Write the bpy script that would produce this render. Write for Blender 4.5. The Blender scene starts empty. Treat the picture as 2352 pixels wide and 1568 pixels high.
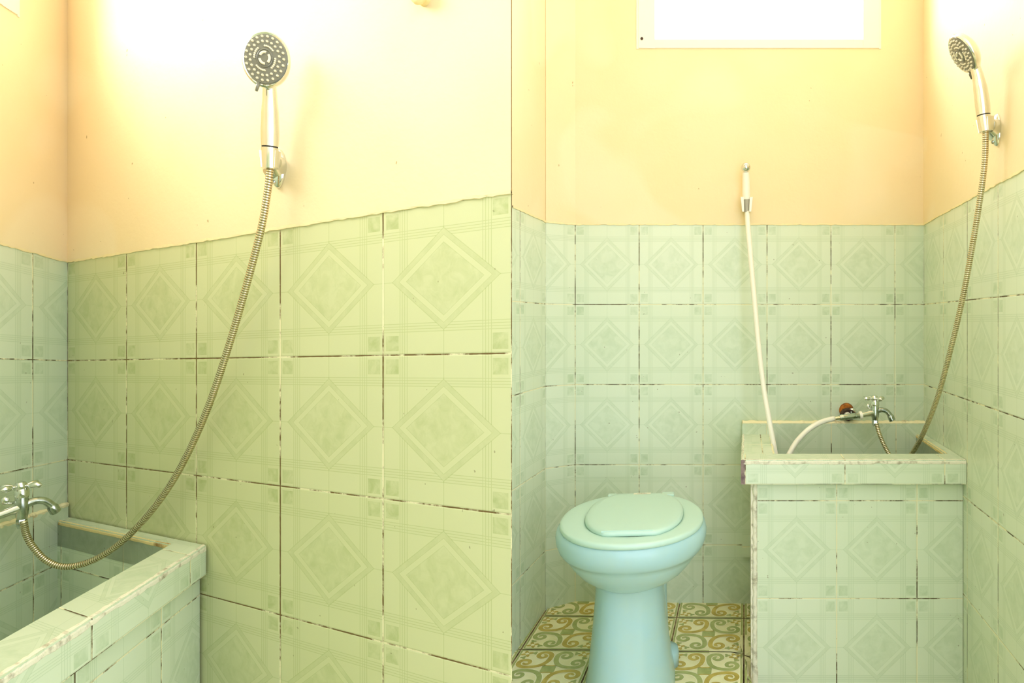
import bpy, math, random
from mathutils import Vector, Matrix
random.seed(7)
S = bpy.context.scene
COL = S.collection

# ---------------------------------------------------------------- camera
F, PX, PY, CH = 1500.0, 1400.0, 740.0, 0.90      # focal (px of 2352), principal point, eye height
cam = bpy.data.cameras.new('camera'); camo = bpy.data.objects.new('camera', cam); COL.objects.link(camo)
camo.location = (0, 0, CH); camo.rotation_euler = (math.pi/2, 0, 0)
cam.sensor_width = 36; cam.lens = 36*F/2352
cam.shift_x = -(PX-1176)/2352; cam.shift_y = -(784-PY)/2352
cam.clip_start = .02
S.camera = camo
# ---------------------------------------------------------------- world, light, exposure
W = bpy.data.worlds.new('world'); S.world = W; W.use_nodes = True
bg = W.node_tree.nodes['Background']; bg.inputs[0].default_value = (.87, .93, 1.0, 1); bg.inputs[1].default_value = 2.75
def area(name, loc, target, sx, sy, power, col):
    l = bpy.data.lights.new(name, 'AREA'); l.shape = 'RECTANGLE'; l.size = sx; l.size_y = sy; l.energy = power; l.color = col
    o = bpy.data.objects.new(name, l); COL.objects.link(o); o.location = loc
    o.rotation_euler = (Vector(target)-Vector(loc)).to_track_quat('-Z', 'Y').to_euler()
    return o
area('daylight_window_back', (.35, 2.34, 2.05), (.15, 0, .9), .85, .62, 40, (1, .98, .95))
area('daylight_window_left', (-1.62, 1.02, 2.02), (.3, .85, 1.0), .85, .62, 32, (1, .98, .95))
S.view_settings.view_transform = 'Standard'; S.view_settings.look = 'None'
S.view_settings.gamma = 1; S.view_settings.use_curve_mapping = False
S.view_settings.exposure = 0.06
S.cycles.max_bounces = 10; S.cycles.diffuse_bounces = 6
S.cycles.use_denoising = True
S.cycles.use_adaptive_sampling = True; S.cycles.adaptive_threshold = .03
S.cycles.sample_clamp_indirect = 6

# ---------------------------------------------------------------- placing helpers
def at(x, y, d): return Vector(((x-PX)/F*d, d, CH+(PY-y)/F*d))
def on_z(x, y, z): return at(x, y, (z-CH)*F/(PY-y))
SL = -.0766                                     # left bay levels sloped to match its image horizon: they fall towards the corner
D0 = 1.652
def zl(h, d): return CH + h + SL*(d-D0)
def on_l(x, y, h): return at(x, y, (h-SL*D0)/((PY-y)/F-SL))
def lerp(a, b, t): return a+(b-a)*t
def srgb(r, g, b):
    f = lambda c: (c/12.92 if c <= .04045 else ((c+.055)/1.055)**2.4)
    return (f(r/255), f(g/255), f(b/255), 1)

# ---------------------------------------------------------------- node helper
class X:
    def __init__(s, nt, v): s.nt, s.v = nt, v
    def _op(s, op, *o):
        n = s.nt.nodes.new('ShaderNodeMath'); n.operation = op
        for i, a in enumerate((s,)+o):
            v = a.v if isinstance(a, X) else a
            if isinstance(v, (int, float)): n.inputs[i].default_value = v
            else: s.nt.links.new(v, n.inputs[i])
        return X(s.nt, n.outputs[0])
    def __add__(s, o): return s._op('ADD', o)
    def __sub__(s, o): return s._op('SUBTRACT', o)
    def __rsub__(s, o): return X(s.nt, o)._op('SUBTRACT', s)
    def __mul__(s, o): return s._op('MULTIPLY', o)
    __radd__, __rmul__ = __add__, __mul__
    def __truediv__(s, o): return s._op('DIVIDE', o)
    def gt(s, o): return s._op('GREATER_THAN', o)
    def lt(s, o): return s._op('LESS_THAN', o)
    def fract(s): return s._op('FRACT')
    def floor(s): return s._op('FLOOR')
    def abs(s): return s._op('ABSOLUTE')
    def mx(s, o): return s._op('MAXIMUM', o)
    def mn(s, o): return s._op('MINIMUM', o)
    def sat(s): return s.mx(0.0).mn(1.0)
    def within(s, a, b): return s.gt(a)*s.lt(b)
    def near(s, c, w): return (s-c).abs().lt(w)
    def ramp(s, a, b): return ((s-a)/(b-a)).sat()

def new_mat(name):
    m = bpy.data.materials.new(name); m.use_nodes = True
    nt = m.node_tree; b = nt.nodes['Principled BSDF']
    return m, nt, b
def mixc(nt, fac, a, b):
    n = nt.nodes.new('ShaderNodeMix'); n.data_type = 'RGBA'
    def put(sock, v):
        v = v.v if isinstance(v, X) else v
        if isinstance(v, (int, float)): sock.default_value = v
        elif isinstance(v, tuple): sock.default_value = v
        else: nt.links.new(v, sock)
    put(n.inputs[0], fac); put(n.inputs[6], a); put(n.inputs[7], b)
    return X(nt, n.outputs[2])
def noise(nt, scale, detail=3, rough=.5, coord='Object', vec=None, dist=0):
    n = nt.nodes.new('ShaderNodeTexNoise'); n.inputs['Scale'].default_value = scale
    n.inputs['Detail'].default_value = detail; n.inputs['Roughness'].default_value = rough
    n.inputs['Distortion'].default_value = dist
    if vec is None:
        tc = nt.nodes.new('ShaderNodeTexCoord'); vec = tc.outputs[coord]
    nt.links.new(vec, n.inputs['Vector'])
    return X(nt, n.outputs['Fac'])
def bump(nt, b, h, strength, dist=.002):
    n = nt.nodes.new('ShaderNodeBump'); n.inputs['Strength'].default_value = strength; n.inputs['Distance'].default_value = dist
    nt.links.new(h.v, n.inputs['Height']); nt.links.new(n.outputs[0], b.inputs['Normal'])

def tile_material(name, ca, cb, cd, lo=.55, brown=(88, 76, 50)):
    m, nt, b = new_mat(name)
    uv = nt.nodes.new('ShaderNodeUVMap'); uv.uv_map = 'UVMap'
    sp = nt.nodes.new('ShaderNodeSeparateXYZ'); nt.links.new(uv.outputs[0], sp.inputs[0])
    u, v = X(nt, sp.outputs[0]), X(nt, sp.outputs[1])
    x = (u.fract()-.5).abs(); y = (v.fract()-.5).abs()
    mot = noise(nt, 38, 4, .6, 'UV' if False else 'Object', dist=.6)
    mot2 = noise(nt, 6, 2)
    md = x + y*1.25
    out = md.gt(.42)
    ly = lambda a, c, p: ((((a-c)/p)+.5).fract()-.5).abs().lt(.11)*a.within(c-p*.3, c+3.3*p)
    lines = (ly(x, .294, .0205).mx(ly(y, .288, .0185)))*out
    ctr = (x.lt(.0042).mx(y.lt(.0034)))*out
    edge = md.near(.42, .0045).mx(md.near(.302, .0035)).mx(md.near(.362, .003))
    band = md.within(.362, .42); inner = md.lt(.302)
    corner = x.within(.365, .475)*y.within(.368, .472)
    strip = (x.within(.288, .362).mx(y.within(.282, .350)))*out
    mm = mot.ramp(.35, .68)
    dk = lines*.36 + ctr*.24 + edge*.24 + band*(.13+mm*.16) + inner*(mm*.30+.05) + corner*(mm*.42+.14) + strip*.05 + mot2*.06
    # a little difference from one tile to the next
    cmb = nt.nodes.new('ShaderNodeCombineXYZ'); nt.links.new(u.floor().v, cmb.inputs[0]); nt.links.new(v.floor().v, cmb.inputs[1])
    wn = nt.nodes.new('ShaderNodeTexWhiteNoise'); nt.links.new(cmb.outputs[0], wn.inputs['Vector'])
    rnd = X(nt, wn.outputs['Value'])
    base = mixc(nt, rnd, srgb(*ca), srgb(*cb))
    col = mixc(nt, dk.sat(), base, srgb(*cd))
    # grout
    gn = noise(nt, 26, 4, .7); gn2 = noise(nt, 7, 2)
    wob = (noise(nt, 60, 2)-.5)*.006
    jx, jy = x.gt(.4938+wob), y.gt(.4950+wob)
    joint = jx.mx(jy)
    dirt = (gn*.6+gn2*.55).ramp(lo, lo+.09)
    gcol = mixc(nt, dirt, srgb(226, 222, 184), srgb(*brown))
    col = mixc(nt, joint, col, gcol)
    # splashes and specks of dirt with a shape of their own
    spk = noise(nt, 90, 1).gt(.80)
    col = mixc(nt, spk*.5, col, srgb(120, 110, 80))
    nt.links.new(col.v, b.inputs['Base Color'])
    r = joint*.45+.27
    nt.links.new(r.v, b.inputs['Roughness'])
    b.inputs['Specular IOR Level'].default_value = .35
    h = (1.0-(x.ramp(.485, .495).mx(y.ramp(.488, .496)))) + noise(nt, 9, 2)*.25
    bump(nt, b, h, .5, .0012)
    return m

def plaster_material():
    m, nt, b = new_mat('yellow_plaster')
    n1 = noise(nt, 3.5, 3); n2 = noise(nt, 60, 4, .6); n3 = noise(nt, 9, 5, .65)
    col = mixc(nt, n1.ramp(.35, .7), srgb(235, 215, 172), srgb(236, 218, 180))
    patch = noise(nt, 2.2, 1, dist=.4).ramp(.62, .66)
    col = mixc(nt, patch*.30, col, srgb(242, 230, 202))
    tn = noise(nt, 55, 1).gt(.80)
    col = mixc(nt, tn*.6, col, srgb(150, 125, 70))
    nt.links.new(col.v, b.inputs['Base Color']); b.inputs['Roughness'].default_value = .62
    b.inputs['Specular IOR Level'].default_value = .2
    bump(nt, b, n2*.35+n3*.9, .32, .004)
    return m

def plain(name, c, rough=.5, metal=0, spec=.5, c2=None, nscale=20, lo=.4, hi=.65, bmp=0, bscale=80, bdist=.002):
    m, nt, b = new_mat(name)
    b.inputs['Roughness'].default_value = rough; b.inputs['Metallic'].default_value = metal
    b.inputs['Specular IOR Level'].default_value = spec
    if c2:
        col = mixc(nt, noise(nt, nscale, 5, .6).ramp(lo, hi), srgb(*c), srgb(*c2)); nt.links.new(col.v, b.inputs['Base Color'])
    else: b.inputs['Base Color'].default_value = srgb(*c)
    if bmp: bump(nt, b, noise(nt, bscale, 4, .6), bmp, bdist)
    return m

M = {}
M['tile'] = tile_material('green_wall_tile', (214, 225, 203), (210, 222, 197), (163, 188, 150))
M['tile_warm_lit'] = tile_material('warm_lit_green_wall_tile', (205, 209, 166), (200, 205, 158), (152, 168, 104), .485, (112, 92, 52))  # warm light painted into the tile colour; the browner grout is real dirt
M['plaster'] = plaster_material()
M['cement'] = plain('rough_grout', (230, 226, 206), .9, spec=.1, c2=(150, 142, 116), nscale=45, lo=.5, hi=.72, bmp=.8, bscale=160)
M['grout'] = plain('cream_grout', (240, 230, 190), .9, spec=.1, c2=(140, 118, 80), nscale=18, lo=.60, hi=.74, bmp=.6, bscale=140)
M['rusty_grout'] = plain('stained_grout', (196, 176, 130), .9, spec=.1, c2=(104, 66, 30), nscale=26, lo=.38, hi=.6, bmp=.6, bscale=140)
M['ledge_grout'] = plain('ledge_grout', (224, 206, 150), .9, spec=.1, c2=(126, 84, 36), nscale=11, lo=.55, hi=.68, bmp=.6, bscale=140)
M['purple_mortar'] = plain('purple_mortar', (150, 132, 128), .9, spec=.1, c2=(112, 94, 96), nscale=50, bmp=.7, bscale=140)
M['edge_plaster'] = plain('edge_plaster', (240, 224, 178), .8, spec=.1, c2=(120, 92, 46), nscale=13, lo=.67, hi=.72, bmp=.5, bscale=120)
M['chrome'] = plain('chrome', (226, 228, 222), .09, 1)
M['worn_chrome'] = plain('worn_chrome', (206, 212, 204), .2, 1, c2=(150, 160, 150), nscale=60)
M['hose_metal'] = plain('hose_metal', (228, 218, 190), .22, 1)
M['hose_groove'] = plain('hose_groove', (150, 134, 96), .45, 1)
M['face'] = plain('face_grey', (122, 122, 108), .3, 0)
M['rubber'] = plain('nozzle_rubber', (238, 230, 205), .5)
M['dark'] = plain('dark_gap', (50, 46, 36), .6)
M['white_plastic'] = plain('white_plastic', (240, 236, 222), .35)
M['white_hose'] = plain('white_hose', (240, 236, 222), .35)
M['grey_plastic'] = plain('grey_plastic', (168, 164, 148), .4)
M['seat'] = plain('seat_plastic', (190, 219, 206), .28, spec=.45)
M['ceramic'] = plain('blue_ceramic', (168, 204, 208), .22, spec=.5, c2=(172, 204, 202), nscale=14)
M['rust'] = plain('rust', (196, 116, 30), .9, c2=(70, 44, 26), nscale=40, lo=.35, hi=.6, bmp=.8)
M['rust_dark'] = plain('rust_dark', (78, 56, 40), .8, c2=(48, 34, 24), nscale=70, bmp=.6)
M['window_paint'] = plain('window_paint', (240, 233, 216), .45)
M['knob_paint'] = plain('cream_paint', (246, 232, 180), .5, c2=(232, 205, 130), nscale=30)
M['sticker'] = plain('sticker_paper', (236, 236, 214), .5)
M['ink'] = plain('sticker_ink', (120, 120, 104), .6)
M['floor_cream'] = plain('floor_cream', (242, 236, 192), .45, c2=(232, 224, 174), nscale=12)
M['floor_green'] = plain('floor_green', (176, 182, 116), .45, c2=(156, 164, 98), nscale=40)
M['floor_ochre'] = plain('floor_ochre', (202, 180, 92), .45, c2=(178, 156, 70), nscale=40)
M['floor_line'] = plain('floor_line', (246, 240, 204), .45)
M['floor_joint'] = plain('floor_joint', (176, 160, 116), .9, c2=(120, 104, 70), nscale=30)
M['ceiling'] = plain('ceiling_paint', (250, 248, 240), .7)
gm, gnt, gb = new_mat('window_glass')
gb.inputs['Base Color'].default_value = (1, 1, 1, 1); gb.inputs['Roughness'].default_value = .02
tr = gnt.nodes.new('ShaderNodeBsdfTransparent'); mx = gnt.nodes.new('ShaderNodeMixShader'); mx.inputs[0].default_value = .06
gnt.links.new(tr.outputs[0], mx.inputs[1]); gnt.links.new(gb.outputs[0], mx.inputs[2])
gnt.links.new(mx.outputs[0], gnt.nodes['Material Output'].inputs[0]); M['glass'] = gm

# ---------------------------------------------------------------- mesh helper
class MB:
    def __init__(s): s.v, s.f, s.m, s.uv, s.mats = [], [], [], [], []
    def mi(s, mat):
        if mat not in s.mats: s.mats.append(mat)
        return s.mats.index(mat)
    def face(s, pts, mat, uv=None):
        b = len(s.v); s.v += [Vector(p) for p in pts]
        s.f.append(tuple(range(b, b+len(pts)))); s.m.append(s.mi(mat)); s.uv.append(uv or [(0.5, 0.5)]*len(pts))
    def grid(s, rows, mat, closed=True, cap0=False, cap1=False):
        b = len(s.v); n = len(rows[0])
        for r in rows: s.v += [Vector(p) for p in r]
        k = s.mi(mat)
        for i in range(len(rows)-1):
            for j in range(n if closed else n-1):
                a, c = b+i*n+j, b+i*n+(j+1) % n
                s.f.append((a, c, c+n, a+n)); s.m.append(k); s.uv.append([(.5, .5)]*4)
        for flag, i in ((cap0, 0), (cap1, len(rows)-1)):
            if flag:
                idx = [b+i*n+j for j in range(n)]
                s.f.append(tuple(idx[::-1] if i == 0 else idx)); s.m.append(k); s.uv.append([(.5, .5)]*n)
    def tube(s, pts, rad, mat, seg=14, caps=True):
        pts = [Vector(p) for p in pts]; n = len(pts)
        if not hasattr(rad, '__len__'): rad = [rad]*n
        t0 = (pts[1]-pts[0]).normalized()
        nrm = t0.orthogonal().normalized(); rows = []
        for i, p in enumerate(pts):
            t = (pts[min(i+1, n-1)]-pts[max(i-1, 0)]).normalized()
            nrm = (nrm-t*nrm.dot(t)).normalized(); bn = t.cross(nrm)
            rows.append([p+(nrm*math.cos(a)+bn*math.sin(a))*rad[i] for a in [2*math.pi*k/seg for k in range(seg)]])
        s.grid(rows, mat, True, caps, caps)
    def lathe(s, prof, o, ax, mat, seg=24, sx=1, sy=1, ref=None):
        """prof: (radius, height along ax)"""
        o, ax = Vector(o), Vector(ax).normalized()
        e1 = Vector(ref) if ref is not None else ax.orthogonal()
        e1 = (e1-ax*e1.dot(ax)).normalized(); e2 = ax.cross(e1)
        rows = [[o+ax*h+(e1*math.cos(a)*sx+e2*math.sin(a)*sy)*max(r, 1e-5) for a in [2*math.pi*k/seg for k in range(seg)]] for r, h in prof]
        s.grid(rows, mat, True, prof[0][0] > 1e-4, prof[-1][0] > 1e-4)
    def ball(s, o, r, mat, seg=16, axes=None):
        ax = axes or (Vector((r, 0, 0)), Vector((0, r, 0)), Vector((0, 0, r)))
        o = Vector(o); rows = []
        for i in range(seg//2+1):
            ph = math.pi*i/(seg//2); rr = max(math.sin(ph), 1e-4)
            rows.append([o+ax[2]*math.cos(ph)*-1+(ax[0]*math.cos(a)+ax[1]*math.sin(a))*rr for a in [2*math.pi*k/seg for k in range(seg)]])
        s.grid(rows, mat)
    def prism(s, plan, zb, zt, mat, side=None, top=None, bottom=True, skip=(), topmat=None):
        """plan: (x, y) corners anticlockwise seen from above; zb, zt: number or function of (x, y).
        side(i, length_at, height) and top(x, y) give tile coordinates."""
        fb = zb if callable(zb) else (lambda x, y: zb)
        ft = zt if callable(zt) else (lambda x, y: zt)
        n = len(plan); B = [Vector((p[0], p[1], fb(*p[:2]))) for p in plan]; T = [Vector((p[0], p[1], ft(*p[:2]))) for p in plan]
        for i in range(n):
            if i in skip: continue
            j = (i+1) % n; L = (Vector(plan[j][:2])-Vector(plan[i][:2])).length
            uv = None
            if side: uv = [side(i, 0, B[i]), side(i, L, B[j]), side(i, L, T[j]), side(i, 0, T[i])]
            s.face([B[i], B[j], T[j], T[i]], mat, uv)
        s.face(T, topmat or mat, [top(p[0], p[1]) for p in plan] if top else None)
        if bottom: s.face(B[::-1], mat)
    def build(s, name, parent=None, smooth=False, bevel=0, merge=True):
        me = bpy.data.meshes.new(name)
        off = parent['_loc'] if parent is not None and '_loc' in parent else (0, 0, 0)
        off = Vector(off)
        me.from_pydata([tuple(p-off) for p in s.v], [], s.f)
        for mat in s.mats: me.materials.append(mat)
        me.polygons.foreach_set('material_index', s.m)
        ul = me.uv_layers.new(name='UVMap'); k = 0
        for uv in s.uv:
            for c in uv: ul.data[k].uv = c; k += 1
        if smooth:
            me.polygons.foreach_set('use_smooth', [True]*len(me.polygons))
        me.update()
        o = bpy.data.objects.new(name, me); COL.objects.link(o)
        if parent is not None: o.parent = parent
        if bevel:
            md = o.modifiers.new('weld', 'WELD'); md.merge_threshold = .00005
            md = o.modifiers.new('bevel', 'BEVEL'); md.width = bevel; md.segments = 2; md.limit_method = 'ANGLE'
        if smooth == 'auto':
            import bmesh
            bm = bmesh.new(); bm.from_mesh(me); bmesh.ops.remove_doubles(bm, verts=bm.verts, dist=1e-6)
            for e in bm.edges:
                if len(e.link_faces) == 2 and e.calc_face_angle(0) > math.radians(38): e.smooth = False
            bm.to_mesh(me); bm.free()
        return o
def tag(o, label=None, cat=None, group=None, kind=None):
    if label: o['label'] = label
    if cat: o['category'] = cat
    if group: o['group'] = group
    if kind: o['kind'] = kind
    return o
def thing(name, loc, label, cat, group=None):
    o = bpy.data.objects.new(name, None); COL.objects.link(o); o.location = loc; o.empty_display_size = .05
    o['_loc'] = tuple(loc); return tag(o, label, cat, group)
def spline(pts, step=.004):
    P = [Vector(p) for p in pts]; P = [P[0]*2-P[1]]+P+[P[-1]*2-P[-2]]; out = []
    for i in range(1, len(P)-2):
        for k in range(24):
            t = k/24; a, b, c, d = P[i-1:i+3]
            out.append(.5*((2*b)+(c-a)*t+(2*a-5*b+4*c-d)*t*t+(3*b-a-3*c+d)*t**3))
    out.append(P[-2]); res = [out[0]]; acc = 0
    for a, b in zip(out, out[1:]):
        L = (b-a).length
        while L > 0 and acc+L >= step:
            t = (step-acc)/L; a = a.lerp(b, t); res.append(a.copy()); L = (b-a).length; acc = 0
        acc += L
    if (res[-1]-out[-1]).length > step*.3: res.append(out[-1])
    return res

# ---------------------------------------------------------------- plan of the two bays
def pl(x, d): return Vector(((x-PX)/F*d, d))
ZC = CH+1.32                                        # ceiling
def floor_z(x, y): return CH-.8725-.042*(2.038-y)-.0125*x-.06*min(1, max(0, (x-.352)/.025))*min(1, max(0, (1.80-y)/.13))   # lowered in front of the tub so that no floor shows below it
P, Q = pl(155, D0), pl(1176, 1.0108)                 # left bay: corner, arris at the end of its right wall
LW = (pl(0, 1.419)-P).normalized()                   # along the left window wall, towards the camera
R0, R1, R2, R3 = pl(1176, 1.724), pl(1253, 1.985), pl(1321, 2.038), pl(2122, 2.038)
RW = (pl(2352, 1.305)-R3).normalized()               # along the right wall, towards the camera
L1 = P+LW*1.9; R4 = R3+RW*1.15
SM = Vector(((1176-PX)/F, 1)).normalized()           # line of the pier between the bays
HT = .3057                                           # top of tiling above the eye, right bay
hl = lambda x, y: zl(.1531, y)
hr = lambda x, y: CH+HT
def wall(name, A, B, A2, B2, top, tw, u0=0, th=.25, hole=None, mat='tile', paint='plaster'):
    """wall standing on A-B (room on the right-hand side going A to B); A2, B2 lie behind"""
    dirv = (B-A); L = dirv.length; dirv = dirv/L
    nrm = Vector((-dirv.y, dirv.x))                   # away from the room
    if nrm.dot(A2-A+B2-B) < 0: nrm = -nrm
    lip = -nrm*(0 if name in ('wall_pier', 'wall_side') else .0025)
    mb = MB()
    def quadbox(sa, sb, zb, zt, back_a=None, back_b=None):
        a, b = A+dirv*sa+lip, A+dirv*sb+lip
        a2 = back_a if back_a is not None else A+dirv*sa+nrm*.11
        b2 = back_b if back_b is not None else A+dirv*sb+nrm*.11
        mb.prism([a2, a, b, b2][::-1] if (b-a).cross(a2-a) > 0 else [a, b, b2, a2][::-1], zb, zt, M[paint])
    if hole is None: quadbox(0, L, top, ZC, A2, B2)
    else:
        s0, s1, z0, z1 = hole
        quadbox(0, s0, top, ZC, A2, None); quadbox(s1, L, top, ZC, None, B2)
        quadbox(s0, s1, top, z0); quadbox(s0, s1, z1, ZC)
    w = mb.build(name); tag(w, None, None, None, 'structure')
    t = MB(); n = 1
    zb = lambda x, y: floor_z(x, y)-.06
    uvf = lambda p, s: (u0+s/tw, (p.z-top(p.x, p.y))/th)
    a, b = A, B
    fr = [Vector((a.x, a.y, zb(*a))), Vector((b.x, b.y, zb(*b))), Vector((b.x, b.y, top(*b))), Vector((a.x, a.y, top(*a)))]
    uvs = [uvf(fr[0], 0), uvf(fr[1], L), uvf(fr[2], L), uvf(fr[3], 0)]
    t.face(fr, M[mat], uvs)
    bk = [Vector((A2.x, A2.y, fr[0].z)), Vector((B2.x, B2.y, fr[1].z)), Vector((B2.x, B2.y, fr[2].z)), Vector((A2.x, A2.y, fr[3].z))]
    for i, j in ((0, 1), (1, 2), (2, 3), (3, 0)): t.face([fr[j], fr[i], bk[i], bk[j]], M['cement'])
    t.face(bk[::-1], M['cement'])
    t.build('tile_panel', w)
    # uneven bead where plaster meets the tiling
    g = MB(); rows = []; N = max(6, int(L/.012))
    for i in range(N+1):
        s = L*i/N; p = A+dirv*s; z = top(p.x, p.y)+random.uniform(-.0012, .0012)
        c = Vector((p.x, p.y, z)); o = Vector((nrm.x, nrm.y, 0)); r = random.uniform(.0022, .004)
        rows.append([c+o*.004+Vector((0, 0, r)), c-o*r*.9+Vector((0, 0, r*.7)), c-o*r*.8-Vector((0, 0, r*.8)), c+o*.004-Vector((0, 0, r))])
    g.grid(rows, M['edge_plaster'], False)
    if name != 'wall_pier': g.build('grout_line', w)
    return w
up = lambda v, k: Vector((v.x, v.y))*k
bdir = lambda v: Vector((v.y, -v.x))
# left bay
LWn = Vector((-abs(LW.y), -LW.x*1)).normalized()
if LWn.dot(Vector((1, 0))) > 0: LWn = -LWn
wt = .1316
wl_t0 = (pl(36, 1.467)-P).length; wz0 = CH+(PY-35)/F*1.467
wall('wall_left', P, L1, P+LWn*.12+Vector((0, .02)), L1+LWn*.12, hl, .28, .53, hole=(wl_t0+.045, wl_t0+.95, wz0+.03, wz0+.62))
wn = Vector((Q-P)).normalized(); wn = Vector((-wn.y, wn.x));
if wn.y < 0: wn = -wn
wall('wall_shower', P, Q, P+wn*.1, Q+SM*.11, hl, (Q-P).length/5, mat='tile_warm_lit')
wall('wall_pier', Q+SM*.001, R0, Q+SM*.11+Vector((-.03, .0)), R0+Vector((-.06, -.02)), lambda x, y: lerp(zl(.1531, Q.y), CH+HT, (y-Q.y)/(R0.y-Q.y)), .2)
# right bay
wall('wall_side', R0, R1, R0+SM*.09, R1+Vector((-.06, .08)), hr, .211, -(R1-R0).length/.211)
wall('wall_splay', R1, R2, R1+Vector((-.06, .09)), R2+Vector((-.02, .11)), hr, .2, -(R2-R1).length/.2)
win_l, win_r = (1466-1321)/147.2*.2*.2/.2, 0
k = 2.038/F
wx0, wx1 = R2.x, R3.x
ho = ((1468-PX)*k-wx0, (2017-PX)*k-wx0, CH+(PY-110)*k, CH+(PY-110)*k+.56)
wall('wall_back', R2, R3, R2+Vector((-.02, .11)), R3+Vector((.03, .11)), hr, 146.9*k, 0, hole=ho)
wall('wall_right', R3, R4, R3+Vector((.12, .03)), R4+Vector((.12, 0)), hr, .2037)
FW = Vector((.06, L1.y))
wall('wall_light_block', L1, FW, L1+Vector((-.1, -.12)), FW+Vector((0, -.12)), hl, .28, paint='ceiling')  # unseen wall added behind the camera to block sky light, white for neutral bounce
# floor and ceiling
mb = MB()
FP = [Vector((-1.75, -.85)), Vector((1.35, -.85)), Vector((1.35, 2.25)), Vector((-1.75, 2.25))]
NX, NY = 44, 44
for dz in (0, -.08):
    g_ = [[Vector((lerp(-1.75, 1.35, i/NX), lerp(-.85, 2.25, j/NY), 0)) for i in range(NX+1)] for j in range(NY+1)]
    for row in g_:
        for p in row: p.z = floor_z(p.x, p.y)+dz-.004
    mb.grid(g_ if dz == 0 else [r_[::-1] for r_ in g_], M['floor_joint'], False)
fl = mb.build('floor'); tag(fl, None, None, None, 'structure')
mb = MB(); mb.prism([Vector((p.x, max(p.y, -.35 if p.x < 0 else .8))) for p in FP], ZC, ZC+.08, M['ceiling']); tag(mb.build('ceiling'), None, None, None, 'structure')

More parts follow.
